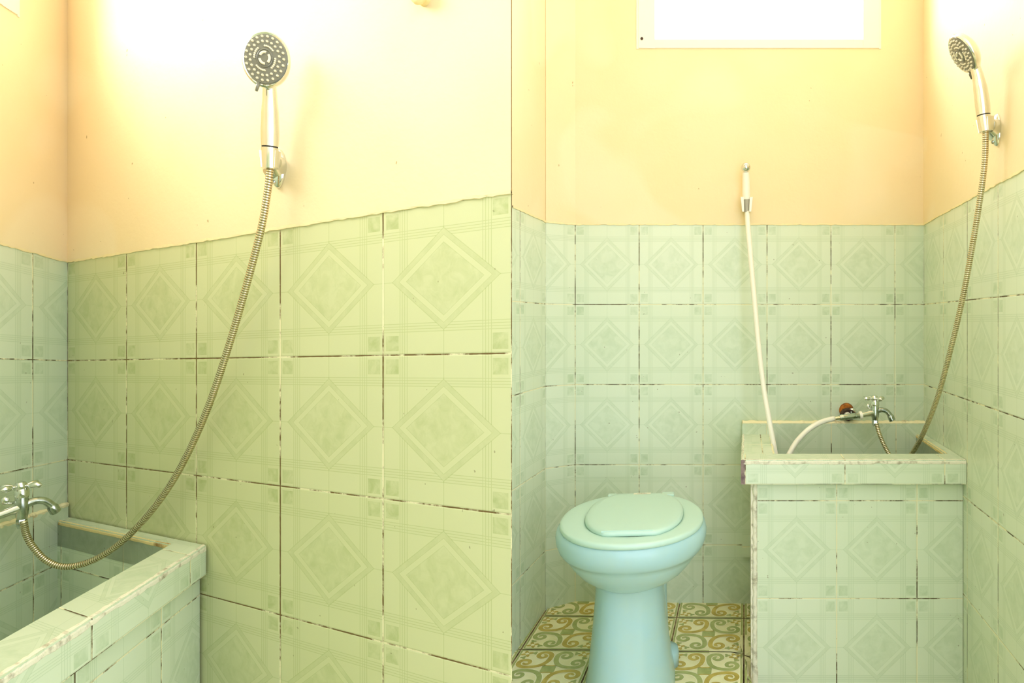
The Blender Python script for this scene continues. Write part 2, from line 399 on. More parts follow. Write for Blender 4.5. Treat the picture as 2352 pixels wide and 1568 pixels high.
# patterned floor tiles: one surface with its printed scrolls
def floor_tiles():
    mb = MB()
    e1 = Vector((.2, 0)); e2 = Vector((-.208, -1.0))*.184
    O = pl(1561, 2.03)+Vector((-.208, -1.0))*.086
    def pt(o, a, b, h): q = o+e1*a+e2*b; return Vector((q.x, q.y, floor_z(q.x, q.y)+h))
    def inside(q): return True
    def ribbon(o, path, w0, w1, mat, h):
        n = len(path); L, Rr = [], []
        for i, (a, b) in enumerate(path):
            ta = path[min(i+1, n-1)][0]-path[max(i-1, 0)][0]; tb = path[min(i+1, n-1)][1]-path[max(i-1, 0)][1]
            l = math.hypot(ta, tb) or 1; w = lerp(w0, w1, i/(n-1))/2
            L.append(pt(o, a-tb/l*w, b+ta/l*w, h)); Rr.append(pt(o, a+tb/l*w, b-ta/l*w, h))
        mb.grid([L, Rr], mat, False)
    def blob(o, a, b, r, mat, h, lobes=5, ph=0, deep=.3):
        c = pt(o, a, b, h)
        ring = [pt(o, a+r*(1-deep*(.5+.5*math.cos(lobes*t)))*math.cos(t+ph), b+r*(1-deep*(.5+.5*math.cos(lobes*t)))*math.sin(t+ph), h) for t in [2*math.pi*k/30 for k in range(30)]]
        for k in range(30): mb.face([ring[(k+1) % 30], ring[k], c], mat)
    def scroll(o, cx, cy, a0, turn, R, mat, tail):
        path = []
        for k in range(34):
            t = k/33; ang = a0+turn*(1-t)*2*math.pi*1.35; r = R*(.14+.86*t)
            path.append((cx+r*math.cos(ang), cy+r*math.sin(ang)))
        (xa, ya) = path[-1]; tx, ty = -math.sin(a0)*-turn, math.cos(a0)*-turn
        for k in range(1, 13):
            t = k/12; q0 = (xa, ya); q1 = (xa+tx*.14, ya+ty*.14); q2 = tail
            path.append(((1-t)**2*q0[0]+2*t*(1-t)*q1[0]+t*t*q2[0], (1-t)**2*q0[1]+2*t*(1-t)*q1[1]+t*t*q2[1]))
        ribbon(o, path, .030, .094, M['floor_line'], .0010)
        ribbon(o, path, .016, .076, mat, .0014)
    G, Oc = M['floor_green'], M['floor_ochre']
    for i in range(-7, 6):
        for j in range(-1, 9):
            o = O+e1*i+e2*j
            if not (-1.6 < o.x < 1.15): continue
            g = .012
            mb.grid([[pt(o, lerp(g, 1-g, a/6), lerp(g, 1-g, b/6), .0005) for a in range(7)] for b in range(6, -1, -1)], M['floor_cream'], False)
            for (a, b, c, d) in ((.03, .03, .97, .03), (.97, .03, .97, .97), (.97, .97, .03, .97), (.03, .97, .03, .03)):
                ribbon(o, [(a, b), ((a+c)/2, (b+d)/2), (c, d)], .024, .024, G, .0007)
                ribbon(o, [(lerp(a, .5, .055), lerp(b, .5, .055)), (lerp(c, .5, .055), lerp(d, .5, .055))], .012, .012, M['floor_line'], .0008)
            pi = math.pi
            for r in range(4):
                def rot(x, y, r=r):
                    x, y = x-.5, y-.5
                    for _ in range(r): x, y = -y, x
                    return x+.5, y+.5
                # one C-scroll in each quarter, bulging towards the middle of the tile
                c1, c2, R = (.355, .170), (.170, .355), .105
                path = []
                for q in range(30):
                    t = q/29; an = -(1-t)*2*pi*1.25; rr = R*(.16+.84*t); path.append((c1[0]+rr*math.cos(an), c1[1]+rr*math.sin(an)))
                p0, p2 = path[-1], (c2[0], c2[1]+R)
                for q in range(1, 16):
                    t = q/16; path.append(((1-t)**2*p0[0]+2*t*(1-t)*.475+t*t*p2[0], (1-t)**2*p0[1]+2*t*(1-t)*.475+t*t*p2[1]))
                for q in range(30):
                    t = 1-q/29; an = pi/2+(1-t)*2*pi*1.25; rr = R*(.16+.84*t); path.append((c2[0]+rr*math.cos(an), c2[1]+rr*math.sin(an)))
                path = [rot(*p) for p in path]
                def wide(w0, w1, mat, h):
                    n = len(path); L, Rr = [], []
                    for i_, (a, b) in enumerate(path):
                        ta = path[min(i_+1, n-1)][0]-path[max(i_-1, 0)][0]; tb = path[min(i_+1, n-1)][1]-path[max(i_-1, 0)][1]
                        l = math.hypot(ta, tb) or 1; u_ = i_/(n-1); w = lerp(w0, w1, math.sin(pi*u_)**.8)/2
                        L.append(pt(o, a-tb/l*w, b+ta/l*w, h)); Rr.append(pt(o, a+tb/l*w, b-ta/l*w, h))
                    mb.grid([L, Rr], mat, False)
                wide(.05, .088, M['floor_line'], .0010); wide(.034, .066, (Oc, G)[r % 2], .0014)
                cc = rot(.12, .12)
                blob(o, cc[0], cc[1], .085, Oc, .0009, 4, .4, .6); blob(o, cc[0], cc[1], .03, M['floor_line'], .0011, 5)
                for (px_, py_) in ((.22, .10), (.10, .22)):
                    q = rot(px_, py_); blob(o, q[0], q[1], .045, G, .0009, 3, r, .5)
            q = [(.40, .5), (.5, .40), (.6, .5), (.5, .6)]
            mb.face([pt(o, a, b, .001) for a, b in [(.41, .59), (.59, .59), (.59, .41), (.41, .41)]], G)
            ribbon(o, [(.38, .38), (.46, .42), (.54, .42), (.62, .38)], .02, .02, Oc, .0013)
            ribbon(o, [(.38, .62), (.46, .58), (.54, .58), (.62, .62)], .02, .02, Oc, .0013)
    return mb
ft = floor_tiles().build('floor_tiles', fl)

# ---------------------------------------------------------------- windows
def window(name, origin, ax, out, w, h, jamb, sill, lip=.004, screw=True):
    """origin: lower outer corner of frame on the wall face, ax along the wall, out away from the room"""
    o = bpy.data.objects.new(name, None); COL.objects.link(o); o.location = origin; o['_loc'] = tuple(origin); tag(o, None, None, None, 'structure')
    z = Vector((0, 0, 1)); A = Vector((ax.x, ax.y, 0)); N = Vector((out.x, out.y, 0))
    def box(mb, a0, a1, z0, z1, n0, n1, mat):
        c = lambda a, b, n: origin+A*a+z*b+N*n
        p = [c(a0, z0, n0), c(a1, z0, n0), c(a1, z1, n0), c(a0, z1, n0), c(a0, z0, n1), c(a1, z0, n1), c(a1, z1, n1), c(a0, z1, n1)]
        for f in ((0, 1, 2, 3), (1, 5, 6, 2), (5, 4, 7, 6), (4, 0, 3, 7), (3, 2, 6, 7), (4, 5, 1, 0)): mb.face([p[i] for i in f], mat)
    m = MB()
    box(m, 0, jamb, 0, h, -.006, .075, M['window_paint']); box(m, w-jamb, w, 0, h, -.006, .075, M['window_paint'])
    box(m, jamb, w-jamb, 0, sill, -.006, .075, M['window_paint']); box(m, jamb, w-jamb, h-jamb, h, -.006, .075, M['window_paint'])
    m.build('window_frame', o, bevel=.0012)
    m = MB(); e = .006
    box(m, -e, 0.001, -.002, h+e, -.0045, .02, M['window_paint']); box(m, w-.001, w+e, -.002, h+e, -.0045, .02, M['window_paint'])
    m.build('plaster_edge', o)
    m = MB(); box(m, jamb-.004, w-jamb+.004, sill-.004, h-jamb+.004, .036, .040, M['glass']); m.build('window_pane', o)
    return o, box
wo, wbox = window('window_1', Vector(((1466-PX)*k, 2.038, CH+(PY-112)*k)), Vector((1, 0)), Vector((0, 1)), (2018-1466)*k, .60, 37*k, 20*k)
m = MB(); m.lathe([(.0045, 0), (.0045, .003), (.0001, .003)], at(1474, 89, 2.0325)+Vector((0, .001, 0)), (0, -1, 0), M['rust_dark'], 10); m.build('screw_hole', wo)
lo = P+LW*wl_t0
window('window_2', Vector((lo.x, lo.y, wz0)), LW, LWn, .995, .66, .05, .035)

# ---------------------------------------------------------------- masonry water tubs
def strip(mb, pts, width, mat, rough=.0015):
    """rough mortar bead along a polyline"""
    rows = []; path = spline(pts, .008) if len(pts) > 2 else [Vector(pts[0]).lerp(Vector(pts[1]), i/max(2, int((Vector(pts[1])-Vector(pts[0])).length/.008))) for i in range(max(2, int((Vector(pts[1])-Vector(pts[0])).length/.008))+1)]
    mb.tube([p+Vector((random.uniform(-1, 1), random.uniform(-1, 1), random.uniform(-1, 1)))*rough*.5 for p in path], [width*random.uniform(.85, 1.15) for _ in path], mat, 7)

def chipped(mb, qa, qb, inward, top, mat, wt=.011, wf=.009, jit=.0022):
    """broken, mortar-filled edge from plan point qa to qb; inward: plan direction over the top"""
    L = (qb-qa).length; N = max(8, int(L/.006)); rows = []; a_ = b_ = 0
    for i in range(N+1):
        a_ = .7*a_+.3*random.uniform(-2, 2); b_ = .7*b_+.3*random.uniform(-2, 2)
        p = qa.lerp(qb, i/N); z = top(*p); t1 = wt+a_*jit; f1 = wf+b_*jit
        v = lambda k, dz: Vector((p.x+inward.x*k, p.y+inward.y*k, z+dz))
        j = lambda: random.uniform(-.0004, .0004)
        rows.append([v(t1, -.0006), v(t1*.85, .0008+j()), v(t1*.4, .0006+j()), v(.0005+j(), -.0012+j()), v(-.0012+j(), -f1*.4), v(-.0010+j(), -f1*.85), v(.0006, -f1)])
    mb.grid(rows, mat, False)
def tub(name, label, org, A, B, zt, params):
    """org: outer front corner of rim on the side wall (plan). A: unit plan vector along the front rim, away from that wall.
    B: unit plan vector along the side wall, back towards the tap wall. zt(h): level function."""
    pr = params
    o = thing(name, (org.x, org.y, floor_z(org.x, org.y)), label, 'water tub')
    H, lev = pr['h'], zt
    q = lambda a, b: org+A*a+B*b
    tl, tw = pr['tl'], pr['tw']
    rimh, rw, aw, lw, LA, LB = pr['rimh'], pr['rw'], pr['aw'], pr['lw'], pr['LA'], pr['LB']
    top = lambda x, y: lev(H, y); low = lambda x, y: lev(H-rimh, y)
    def ab(x, y):
        d = Vector((x, y))-org; det = A.x*B.y-A.y*B.x
        return (d.x*B.y-d.y*B.x)/det, (A.x*d.y-A.y*d.x)/det
    sgn = 1 if A.x*B.y-A.y*B.x > 0 else -1
    def P4(pts): return [q(a, b) for a, b in (pts if sgn > 0 else pts[::-1])]
    def uv_front(i, s, p):
        a, b = ab(p.x, p.y); zz = (p.z-lev(H-rimh, p.y))/.2
        return (zz*1.0+.0, (a-pr['cut'])/tl)
    def uv_top(x, y):
        a, b = ab(x, y); return ((b+.06)/.2, (a-pr['cut'])/tl)
    m = MB(); m.prism(P4([(0, 0), (LA, 0), (LA, rw), (0, rw)]), low, top, M['tile'], uv_front, uv_top)
    if pr.get('arm'):
        def uv_arm(x, y):
            a, b = ab(x, y); return ((a-LA)/.2+.28, b/.25+.13)
        def uv_armside(i, s, p):
            a, b = ab(p.x, p.y); return ((p.z-lev(H-rimh, p.y))/.2, b/.25)
        m.prism(P4([(LA-aw, rw), (LA, rw), (LA+pr['splay'], LB), (LA-aw+pr['splay'], LB)]), low, top, M['tile'], uv_armside, uv_arm)
    r = m.build('rim', o)
    m = MB()
    m.prism(P4([(0, rw), (lw, rw), (lw, LB), (0, LB)]), low, top, M['tile'], None, lambda x, y: (ab(x, y)[0]/.2+.03, ab(x, y)[1]/.28))
    m.build('side_ledge', o)
    m = MB(); c = q(lw, 0)
    chipped(m, q(lw, rw), q(lw, LB-.02), -A, top, M['ledge_grout'], .006, .010, .001)
    m.build('ledge_grout', o)
    # body
    ins = pr['inset']; sc = pr['sidecut']; bl = lambda x, y: floor_z(x, y)-.03
    def uv_body(i, s, p):
        a, b = ab(p.x, p.y); return ((a-sc)/pr['btw'], (p.z-pr['row'](p.y))/.25)
    m = MB(); m.prism(P4([(0, ins), (LA-pr['endin'], ins), (LA-pr['endin'], ins+.05), (0, ins+.05)]), bl, low, M['tile'], uv_body)
    m.build('front_panel', o)
    if pr.get('arm'):
        m = MB(); e = LA-pr['endin']
        m.prism(P4([(e, ins+.002), (e+.016, ins+.004), (e+.016+pr['splay'], LB), (e+pr['splay'], LB)]), bl, low, M['cement'])
        m.build('end_panel', o)
        m = MB(); N = 60; rows = []
        for i in range(N+1):
            t = i/N; p = q(e+.006, ins+.004); z = lerp(bl(*p), low(*p), t); wv = .0075+.003*random.random()+(.006*max(0, .25-t)*4 if t < .25 else 0)
            rows.append(Vector((p.x+random.uniform(-.001, .001), p.y, z)) ); 
        m.tube(rows, [.0062+random.uniform(-.0012, .0012)+(max(0, .22-i/N)*.03) for i in range(N+1)], M['cement'], 8)
        m.build('corner_mortar', o, smooth=True)
    # lining
    hb = H-.38; bot = lambda x, y: lev(hb, y)
    m = MB()
    LAe = LA-aw if pr.get('arm') else LA
    def quad(p0, p1, uo, dv):
        a, b = q(*p0), q(*p1); L = (b-a).length
        pts = [Vector((a.x, a.y, bot(*a))), Vector((b.x, b.y, bot(*b))), Vector((b.x, b.y, low(*b)+rimh*.9)), Vector((a.x, a.y, low(*a)+rimh*.9))]
        uv = [(uo+(0 if i in (0, 3) else L/dv), (p.z-pr['lrow'](p.y))/.25) for i, p in enumerate(pts)]
        m.face(pts, M['tile'], uv)
    sp_ = pr.get('splay', 0)
    quad((lw, rw), (lw, LB), .35, .28 if not pr.get('arm') else .2)
    quad((lw, rw), (LAe, rw), 0, tl); quad((LAe, rw), (LAe+sp_, LB), 0, .2)
    b = [q(lw, rw), q(LAe, rw), q(LAe+sp_, LB), q(lw, LB)]
    m.face([Vector((p.x, p.y, bot(*p)+.004)) for p in b], M['tile'])
    m.build('lining', o)
    # tap-wall facing inside the tub with its grouted top edge
    m = MB(); th = pr['backth']; up_ = pr['backup']
    def uv_back(i, s, p):
        a, b = ab(p.x, p.y); return ((a-pr['bcut'])/pr['backtw'], (p.z-pr['lrow'](p.y))/.25)
    zt2 = lambda x, y: lev(H+up_, y)
    e0 = LA+sp_-(0 if pr.get('arm') else 0)
    m.prism(P4([(pr['b0'], LB-th), (e0, LB-th), (e0, LB+.001), (pr['b0'], LB+.001)]), bot, zt2, M['tile'], uv_back, None, topmat=M['grout'])
    m.build('back_facing', o)
    m = MB()
    pa, pb = q(pr['b0'], LB-th*.55), q(e0, LB-th*.55)
    strip(m, [Vector((pa.x, pa.y, zt2(*pa))), Vector((pb.x, pb.y, zt2(*pb)))], th*.42, M['grout'])
    m.build('top_grout', o)
    # worn mortar edge along the front of the rim
    m = MB()
    chipped(m, q(-.0, 0), q(LA, 0), B, top, M['cement'], pr['edge'], .011)
    if pr.get('arm'):
        chipped(m, q(LA, 0), q(LA+sp_, LB), -A, top, M['cement'], .006, .009)
        chipped(m, q(LA-aw, rw), q(LA-aw+sp_, LB), A, top, M['grout'], .006, .005, .001)
        for z0 in range(1):
            rows = []
            for i in range(13):
                z = lerp(low(*q(LA, 0)), top(*q(LA, 0)), i/12); e = random.uniform(.0075, .0105)
                rows.append([Vector((*q(LA-e, -.0012), z)), Vector((*q(LA+.0012, -.0012), z)), Vector((*q(LA+.0012, e), z))])
            m.grid(rows, M['purple_mortar'], False)
    m.build('mortar_edge', o)
    return o
# right bay
dR = 1.645
orgR = Vector((pl(2219, dR).x, dR)); AR = Vector((-1, 0)); hR = -.3466
LAr = orgR.x-pl(1703, dR).x; kB = 1/abs(RW.y); LBr = (2.038-dR)*kB
# tub body kept just clear of the wall
tub('water_tub', 'green tiled water tub with mortar edged rim, beside the blue toilet', orgR, AR, -RW, lambda h, y: CH+h,
    dict(h=hR, tl=.2515, tw=.2, rimh=.0615, rw=.0775*kB, aw=.088, lw=.028, LA=LAr, LB=LBr, cut=.0535, arm=True, splay=-.0,
         inset=.025*kB, sidecut=(2212-2105)/F*1.67-.002, btw=.2052, endin=.040, row=lambda y: CH-.706, lrow=lambda y: CH+HT-.5,
         backth=.018, backup=.034, backtw=.2, bcut=.09, b0=.0, edge=.011))
# left bay
hL = -.4895
Wp = on_l(473, 1252, hL); orgL = Vector((Wp.x, Wp.y))
far = on_l(0, 1556, hL); AL = (Vector((far.x, far.y))-orgL).normalized()
WB = -(Q-P).normalized(); LBl = (P-orgL).length
Ii = on_l(390, 1251, hL)
def solve(v, A, B):
    det = A.x*B.y-A.y*B.x; return (v.x*B.y-v.y*B.x)/det, (A.x*v.y-A.y*v.x)/det
ia, ib = solve(Vector((Ii.x, Ii.y))-orgL, AL, WB)
tub('water_tub', 'green tiled water tub with a long diagonal rim, under the curved shower hose', orgL, AL, WB, zl,
    dict(h=hL, tl=.3405, tw=.28, rimh=.0615, rw=ib, aw=0, lw=ia, LA=1.5, LB=LBl, cut=.076, arm=False,
         inset=.022, sidecut=.172, btw=.268, endin=0, row=lambda y: zl(-.5969, y), lrow=lambda y: zl(.1531, y),
         backth=.016, backup=.03, backtw=.28, bcut=.1316, b0=0, edge=.012))

# ---------------------------------------------------------------- toilet
def toilet():
    C = Vector((.058, 1.605)); zs = CH-.475
    o = thing('toilet', (C.x, C.y, floor_z(C.x, C.y)), 'pale blue pedestal toilet with closed mint seat and lid', 'toilet')
    def w(lx, ly, z): return Vector((C.x+lx*1+ly*.11, C.y+lx*.08+ly, z))
    def sect(a, b, cx, cy, z, n=2.0, N=56, cl=None):
        r = []
        for i in range(N):
            t = 2*math.pi*i/N; c, s = math.cos(t), math.sin(t)
            x = cx+a*math.copysign(abs(c)**(2/n), c); y = cy+b*math.copysign(abs(s)**(2/n), s)
            if cl: y = max(cl[0], min(cl[1], y))
            r.append(w(x, y, z))
        return r
    m = MB()
    prof = [(.170, .196, 0, -.002, -.010, 2.1), (.180, .203, 0, -.002, -.016), (.1835, .206, 0, -.002, -.030), (.182, .205, 0, -.002, -.046),
            (.176, .200, 0, .0, -.062), (.169, .193, 0, .0, -.0705), (.1645, .1885, 0, 0, -.0725), (.158, .183, 0, 0, -.083), (.147, .173, 0, .002, -.100),
            (.131, .160, 0, .004, -.118), (.112, .143, 0, .008, -.133), (.092, .126, -.002, .012, -.144), (.081, .116, -.003, .015, -.149)]
    rows = [sect(p[0], p[1], p[2]-.001, p[3], zs+p[4], p[5] if len(p) > 5 else 2.1) for p in prof]
    m.grid(rows, M['ceramic'], True, True, True); m.build('bowl', o, smooth=True)
    m = MB(); zf = floor_z(C.x, C.y)
    pr = [(.079, .114, -.004, .016, zs-.140), (.0775, .112, -.004, .017, zs-.155), (.079, .114, -.004, .018, zs-.19), (.084, .122, -.004, .02, zs-.25), (.090, .133, -.004, .022, zs-.31),
          (.097, .147, -.003, .024, zs-.37), (.102, .157, -.003, .026, zf+.02), (.105, .160, -.003, .026, zf-.01)]
    rows = [sect(p[0]*1.07, p[1], p[2]-.004, p[3], p[4], 2.5) for p in pr]
    m.grid(rows, M['ceramic'], True, True, True); m.build('pedestal', o, smooth=True)
    m = MB()
    m.tube([w(.045, .13, zs-.11), w(.046, .135, zs-.17), w(.046, .15, zs-.24), w(.045, .16, zs-.33), w(.044, .165, zf)], [.038, .036, .034, .038, .045], M['ceramic'], 18)
    m.build('trap_pipe', o, smooth=True)
    m = MB(); rows = [sect(.113, .05, .0, .09, z_, 2.6) for z_ in (zf-.005, zf+.035)]
    rows.append(sect(.110, .047, 0, .09, zf+.045, 2.6)); rows.append(sect(.09, .03, 0, .09, zf+.05, 2.6))
    m.grid(rows, M['ceramic'], True, True, True); m.build('foot', o, smooth=True)
    # seat: one ring with rounded edges
    m = MB(); rows = []
    for (sa, z_) in ((.962, -.0145), (.99, -.0125), (1.0, -.008), (.998, -.003), (.985, -.0005), (.955, .0008)):
        rows.append(sect(.1745*sa, .2105*sa, 0, 0, zs+z_, 2.12, cl=(-9, .197)))
    for (a, b, z_) in ((.128, .178, .001), (.120, .168, .0), (.116, .160, -.006), (.116, .160, -.0145)):
        rows.append(sect(a, b, .004, .008, zs+z_, 2.2, cl=(-.163, .17)))
    rows.append(rows[0]); m.grid(rows, M['seat'], True); m.build('seat', o, smooth=True)
    # lid
    m = MB(); rows = []
    for (da, z_) in ((-.004, -.001), (0, .0015), (.0, .006), (-.002, .0095), (-.007, .0118), (-.02, .0125)):
        rows.append(sect(.1195+da, .182+da, .005, .008, zs+z_, 2.25, cl=(-.158-da, .172+da)))
    rows.append([w(.005+.25*(p.x-C.x), .0, zs+.0135) for p in []] or sect(.06, .09, .005, .008, zs+.0135, 2.2)); rows.append(sect(.0005, .0005, .005, .008, zs+.0138))
    m.grid(rows, M['seat'], True); ld = m.build('lid', o, smooth=True)
    m = MB(); b0 = [(-.060, -.1535), (.056, -.1535), (.056, -.1505), (-.060, -.1505)]
    m.prism([(w(x, y, 0).x, w(x, y, 0).y) for x, y in b0], zs+.009, zs+.0130, M['seat']); m.build('grip_ridge', ld)
    ld.children[0].location = -Vector(o['_loc']); 
    for (x0, x1, y0, y1) in ((-.082, -.058, .172, .190), (.066, .100, .168, .194)):
        m = MB(); m.prism([(w(x, y, 0).x, w(x, y, 0).y) for x, y in ((x0, y0), (x1, y0), (x1, y1), (x0, y1))], zs-.006, zs+.007, M['seat']); m.build('hinge', o, bevel=.003)
    m = MB(); zz = zs+.0128
    m.face([w(-.010, .150, zz), w(.036, .150, zz+.0002), w(.036, .166, zz+.0002), w(-.010, .166, zz)], M['sticker'])
    for j, (yy, x0, x1) in enumerate(((.153, .0, .028), (.157, .003, .024), (.161, .008, .02))):
        n = 6
        for i in range(n):
            a = lerp(x0, x1, i/n); b = a+(x1-x0)/n*.62; m.face([w(a, yy, zz+.0005), w(b, yy, zz+.0005), w(b, yy+.0022, zz+.0005), w(a, yy+.0022, zz+.0005)], M['ink'])
    st = m.build('sticker', ld); st.location = -Vector(o['_loc'])
    return o
toilet()

# ---------------------------------------------------------------- hand showers
def tube_path(mb, pts, rads, mat, seg=20, step=.004):
    path = spline(pts, step); n = len(path); k_ = len(rads)-1
    cum = [0]
    for a, b in zip(pts, pts[1:]): cum.append(cum[-1]+(Vector(b)-Vector(a)).length)
    acc = 0; rr = []
    tot = sum((b-a).length for a, b in zip(path, path[1:]))
    for i, p in enumerate(path):
        if i: acc += (path[i]-path[i-1]).length
        s = acc/tot*cum[-1]; j = 0
        while j < k_-1 and s > cum[j+1]: j += 1
        t = (s-cum[j])/max(1e-6, cum[j+1]-cum[j]); t = max(0, min(1, t)); t = t*t*(3-2*t)
        rr.append(lerp(rads[j], rads[j+1], t))
    mb.tube(path, rr, mat, seg)
proto = {}
def shower(base, fwd, sc, label, fs=1, sidelean=0, wr=1, tilt=32, lift=0):
    """base: lower end of the connector; fwd: horizontal unit direction in which the head looks"""
    o = thing('hand_shower', tuple(base), label, 'hand shower', 'chrome hand showers')
    f = Vector((fwd[0], fwd[1], 0)).normalized(); up_ = Vector((0, 0, 1)); r = f.cross(up_).normalized()  # r: right as one looks along f
    up_ = (up_+r*sidelean).normalized()
    def w(a, b, c=0): return Vector(base)+(f*a*fs+up_*b+r*c)*sc
    # connector
    ax = (w(.005, .033)-w(0, 0)).normalized()
    m = MB(); m.lathe([(.0105*sc, 0), (.0125*sc, .001*sc), (.0138*sc, .026*sc), (.0138*sc, .036*sc)], w(0, 0), ax, M['chrome'], 28); m.build('connector', o, smooth='auto')
    m = MB(); m.lathe([(.0130*sc, .036*sc), (.0130*sc, .0385*sc)], w(0, 0), ax, M['dark'], 28); m.build('seal_ring', o, smooth='auto')
    # handle
    m = MB()
    tube_path(m, [w(.0055, .038), w(.008, .062), w(.0125, .092), (w(.019, .122)), w(.026, .143), w(.031, .155), w(.035, .166)],
              [.0142*sc, .0150*sc, .0142*sc, .0118*sc, .0108*sc, .011*sc, .009*sc], M['chrome'], 24)
    m.build('handle', o, smooth='auto')
    # head
    a = math.radians(tilt)
    n = (f*math.cos(a)-up_*math.sin(a)).normalized()      # way the face looks
    c = w(.059, .170+lift)
    R = .0465*sc
    m = MB()
    m.lathe([(R*.90, .0015*sc), (R*.97, .003*sc), (R*1.02, .0005*sc), (R*1.03, -.004*sc), (R*.98, -.011*sc), (R*.80, -.018*sc), (R*.5, -.0225*sc), (.0001, -.024*sc)], c, n, M['chrome'], 40, wr, 1, r)
    m.build('head_shell', o, smooth='auto')
    m = MB(); m.lathe([(R*.915, .0012*sc), (R*.90, .0035*sc), (R*.5, .0052*sc), (.0001, .0055*sc)], c, n, M['face'], 40, wr, 1, r)
    fp = m.build('face_plate', o, smooth='auto'); fp['label'] = 'dark grey face plate with rings of pale nozzles'
    e2 = n.cross(r).normalized(); e1 = r*wr
    # nozzles: sub-parts of the face plate, one shared mesh
    key = 'nz'
    mm = MB(); mm.lathe([(.0020*sc, 0), (.0020*sc, .0026*sc), (.0016*sc, .0036*sc), (.0008*sc, .0034*sc), (.0007*sc, .0024*sc), (.0001, .0024*sc)], (0, 0, 0), n, M['rubber'], 10)
    first = mm.build('nozzle', None, smooth='auto'); first.parent = fp
    sm = MB(); sm.lathe([(.00170*sc, 0), (.0017*sc, .002*sc), (.0010*sc, .003*sc), (.0001, .003*sc)], (0, 0, 0), n, M['rubber'], 8)
    firsts = sm.build('nozzle', None, smooth='auto'); firsts.parent = fp
    spots = []
    for N, rr, q, ph in ((22, .80, 0, 0), (20, .62, 0, .15)):
        for i in range(N): spots.append((rr, ph+2*math.pi*i/N, 0))
    for g in range(4):
        for i in range(6): spots.append((.445, g*math.pi/2+math.pi/4*.9+i*.17, 1))
    used = [False, False]
    for rr, ang, q in spots:
        src = (first, firsts)[q]
        ob = src if not used[q] else src.copy()
        if used[q]: COL.objects.link(ob)
        used[q] = True
        hgt = (.0036+(.9-rr)*.003)*sc
        ob.location = c+n*hgt+(e1*math.cos(ang)+e2*math.sin(ang))*R*rr-Vector(o['_loc'])
    m = MB()
    m.lathe([(R*.34, .0050*sc), (R*.34, .0072*sc), (R*.31, .0078*sc), (R*.30, .006*sc), (.0001, .0062*sc)], c, n, M['face'], 32, wr, 1, r)
    ds = m.build('selector_disc', fp, smooth='auto'); ds.location = -Vector(o['_loc'])
    m = MB()
    for g in range(3):
        arc = [c+n*.0072*sc+(e1*math.cos(t)+e2*math.sin(t))*R*.21 for t in [g*2.094+.2+1.45*i/12 for i in range(13)]]
        m.tube(arc, .0022*sc, M['rubber'], 8)
    ra = m.build('spray_slot', fp, smooth=True); ra.location = -Vector(o['_loc'])
    m = MB(); dl = (-e2 if e2.z > 0 else e2)
    l0 = c+dl*R*.86+e1*R*.30; m.tube([l0+n*.002*sc, l0+n*.005*sc+dl*.006*sc, l0+n*.006*sc+dl*.016*sc+e1*.003*sc], [.0026*sc, .003*sc, .0022*sc], M['face'], 10)
    m.build('lever', o, smooth=True)
    return w
def holder(name, label, conn, axis, wallpt, wn3, sc):
    o = thing(name, tuple(wallpt), label, 'shower bracket', 'chrome shower brackets')
    wallpt = Vector(wallpt); wn3 = Vector(wn3).normalized(); zup = Vector((0, 0, 1)); side = wn3.cross(zup).normalized()
    m = MB(); rows = []
    for (kk, h) in ((1, 0), (1, .004), (.93, .008), (.7, .0125), (.35, .015), (.01, .0155)):
        ring = []
        for i in range(28):
            t = 2*math.pi*i/28; yy = math.sin(t); xx = math.cos(t)*(.020 if yy > 0 else .020*(1-.12*yy*yy))
            ring.append(wallpt+(side*xx*kk+zup*(yy*.037*kk)+wn3*h)*sc)
        rows.append(ring)
    m.grid(rows, M['chrome'], True, True, True); m.build('wall_plate', o, smooth='auto')
    conn = Vector(conn); ax = Vector(axis).normalized()
    m = MB(); a = wallpt+wn3*.005*sc+zup*.002*sc
    tip = conn+ (wallpt-conn).normalized()*.014*sc
    m.tube([a, a.lerp(tip, .5), tip], [.0265*sc, .0200*sc, .0145*sc], M['chrome'], 20); m.build('arm', o, smooth='auto')
    # cradle: open ring round the connector
    m = MB(); back = (wallpt-conn); back = (back-ax*back.dot(ax)).normalized(); s2 = ax.cross(back)
    rows = []
    for h, ri, ro in ((-.016, .0118, .0150), (.0, .0132, .0168), (.014, .0145, .0182)):
        inn = []; out_ = []
        for i in range(21):
            t = math.radians(-128+256*i/20); dv = back*math.cos(t)+s2*math.sin(t)
            inn.append(conn+ax*h*sc+dv*ri*sc); out_.append(conn+ax*h*sc+dv*ro*sc)
        rows.append(inn+out_[::-1])
    m.grid(rows, M['chrome'], True, True, True); m.build('cradle', o, smooth='auto')
    m = MB(); p = wallpt+(wn3*.009-zup*.026)*sc
    m.lathe([(.0042*sc, 0), (.0042*sc, .004*sc), (.003*sc, .006*sc), (.0001, .0055*sc)], p, wn3-zup*.3, M['worn_chrome'], 12); m.build('screw', o, smooth='auto')
    return o
def ribbed(mb, pts, r, mat, pitch=.0048, seg=14):
    path = spline(pts, pitch/5); n = len(path)
    f0 = len(mb.f); g = mb.mi(M['hose_groove']); mb.mi(mat)
    mb.tube(path, [r*(1.0, 1.0, .975, .82, .975)[i % 5] for i in range(n)], mat, seg)
    for i in range(n-1):
        if i % 5 in (2, 3):
            for k in range(seg): mb.m[f0+i*seg+k] = g

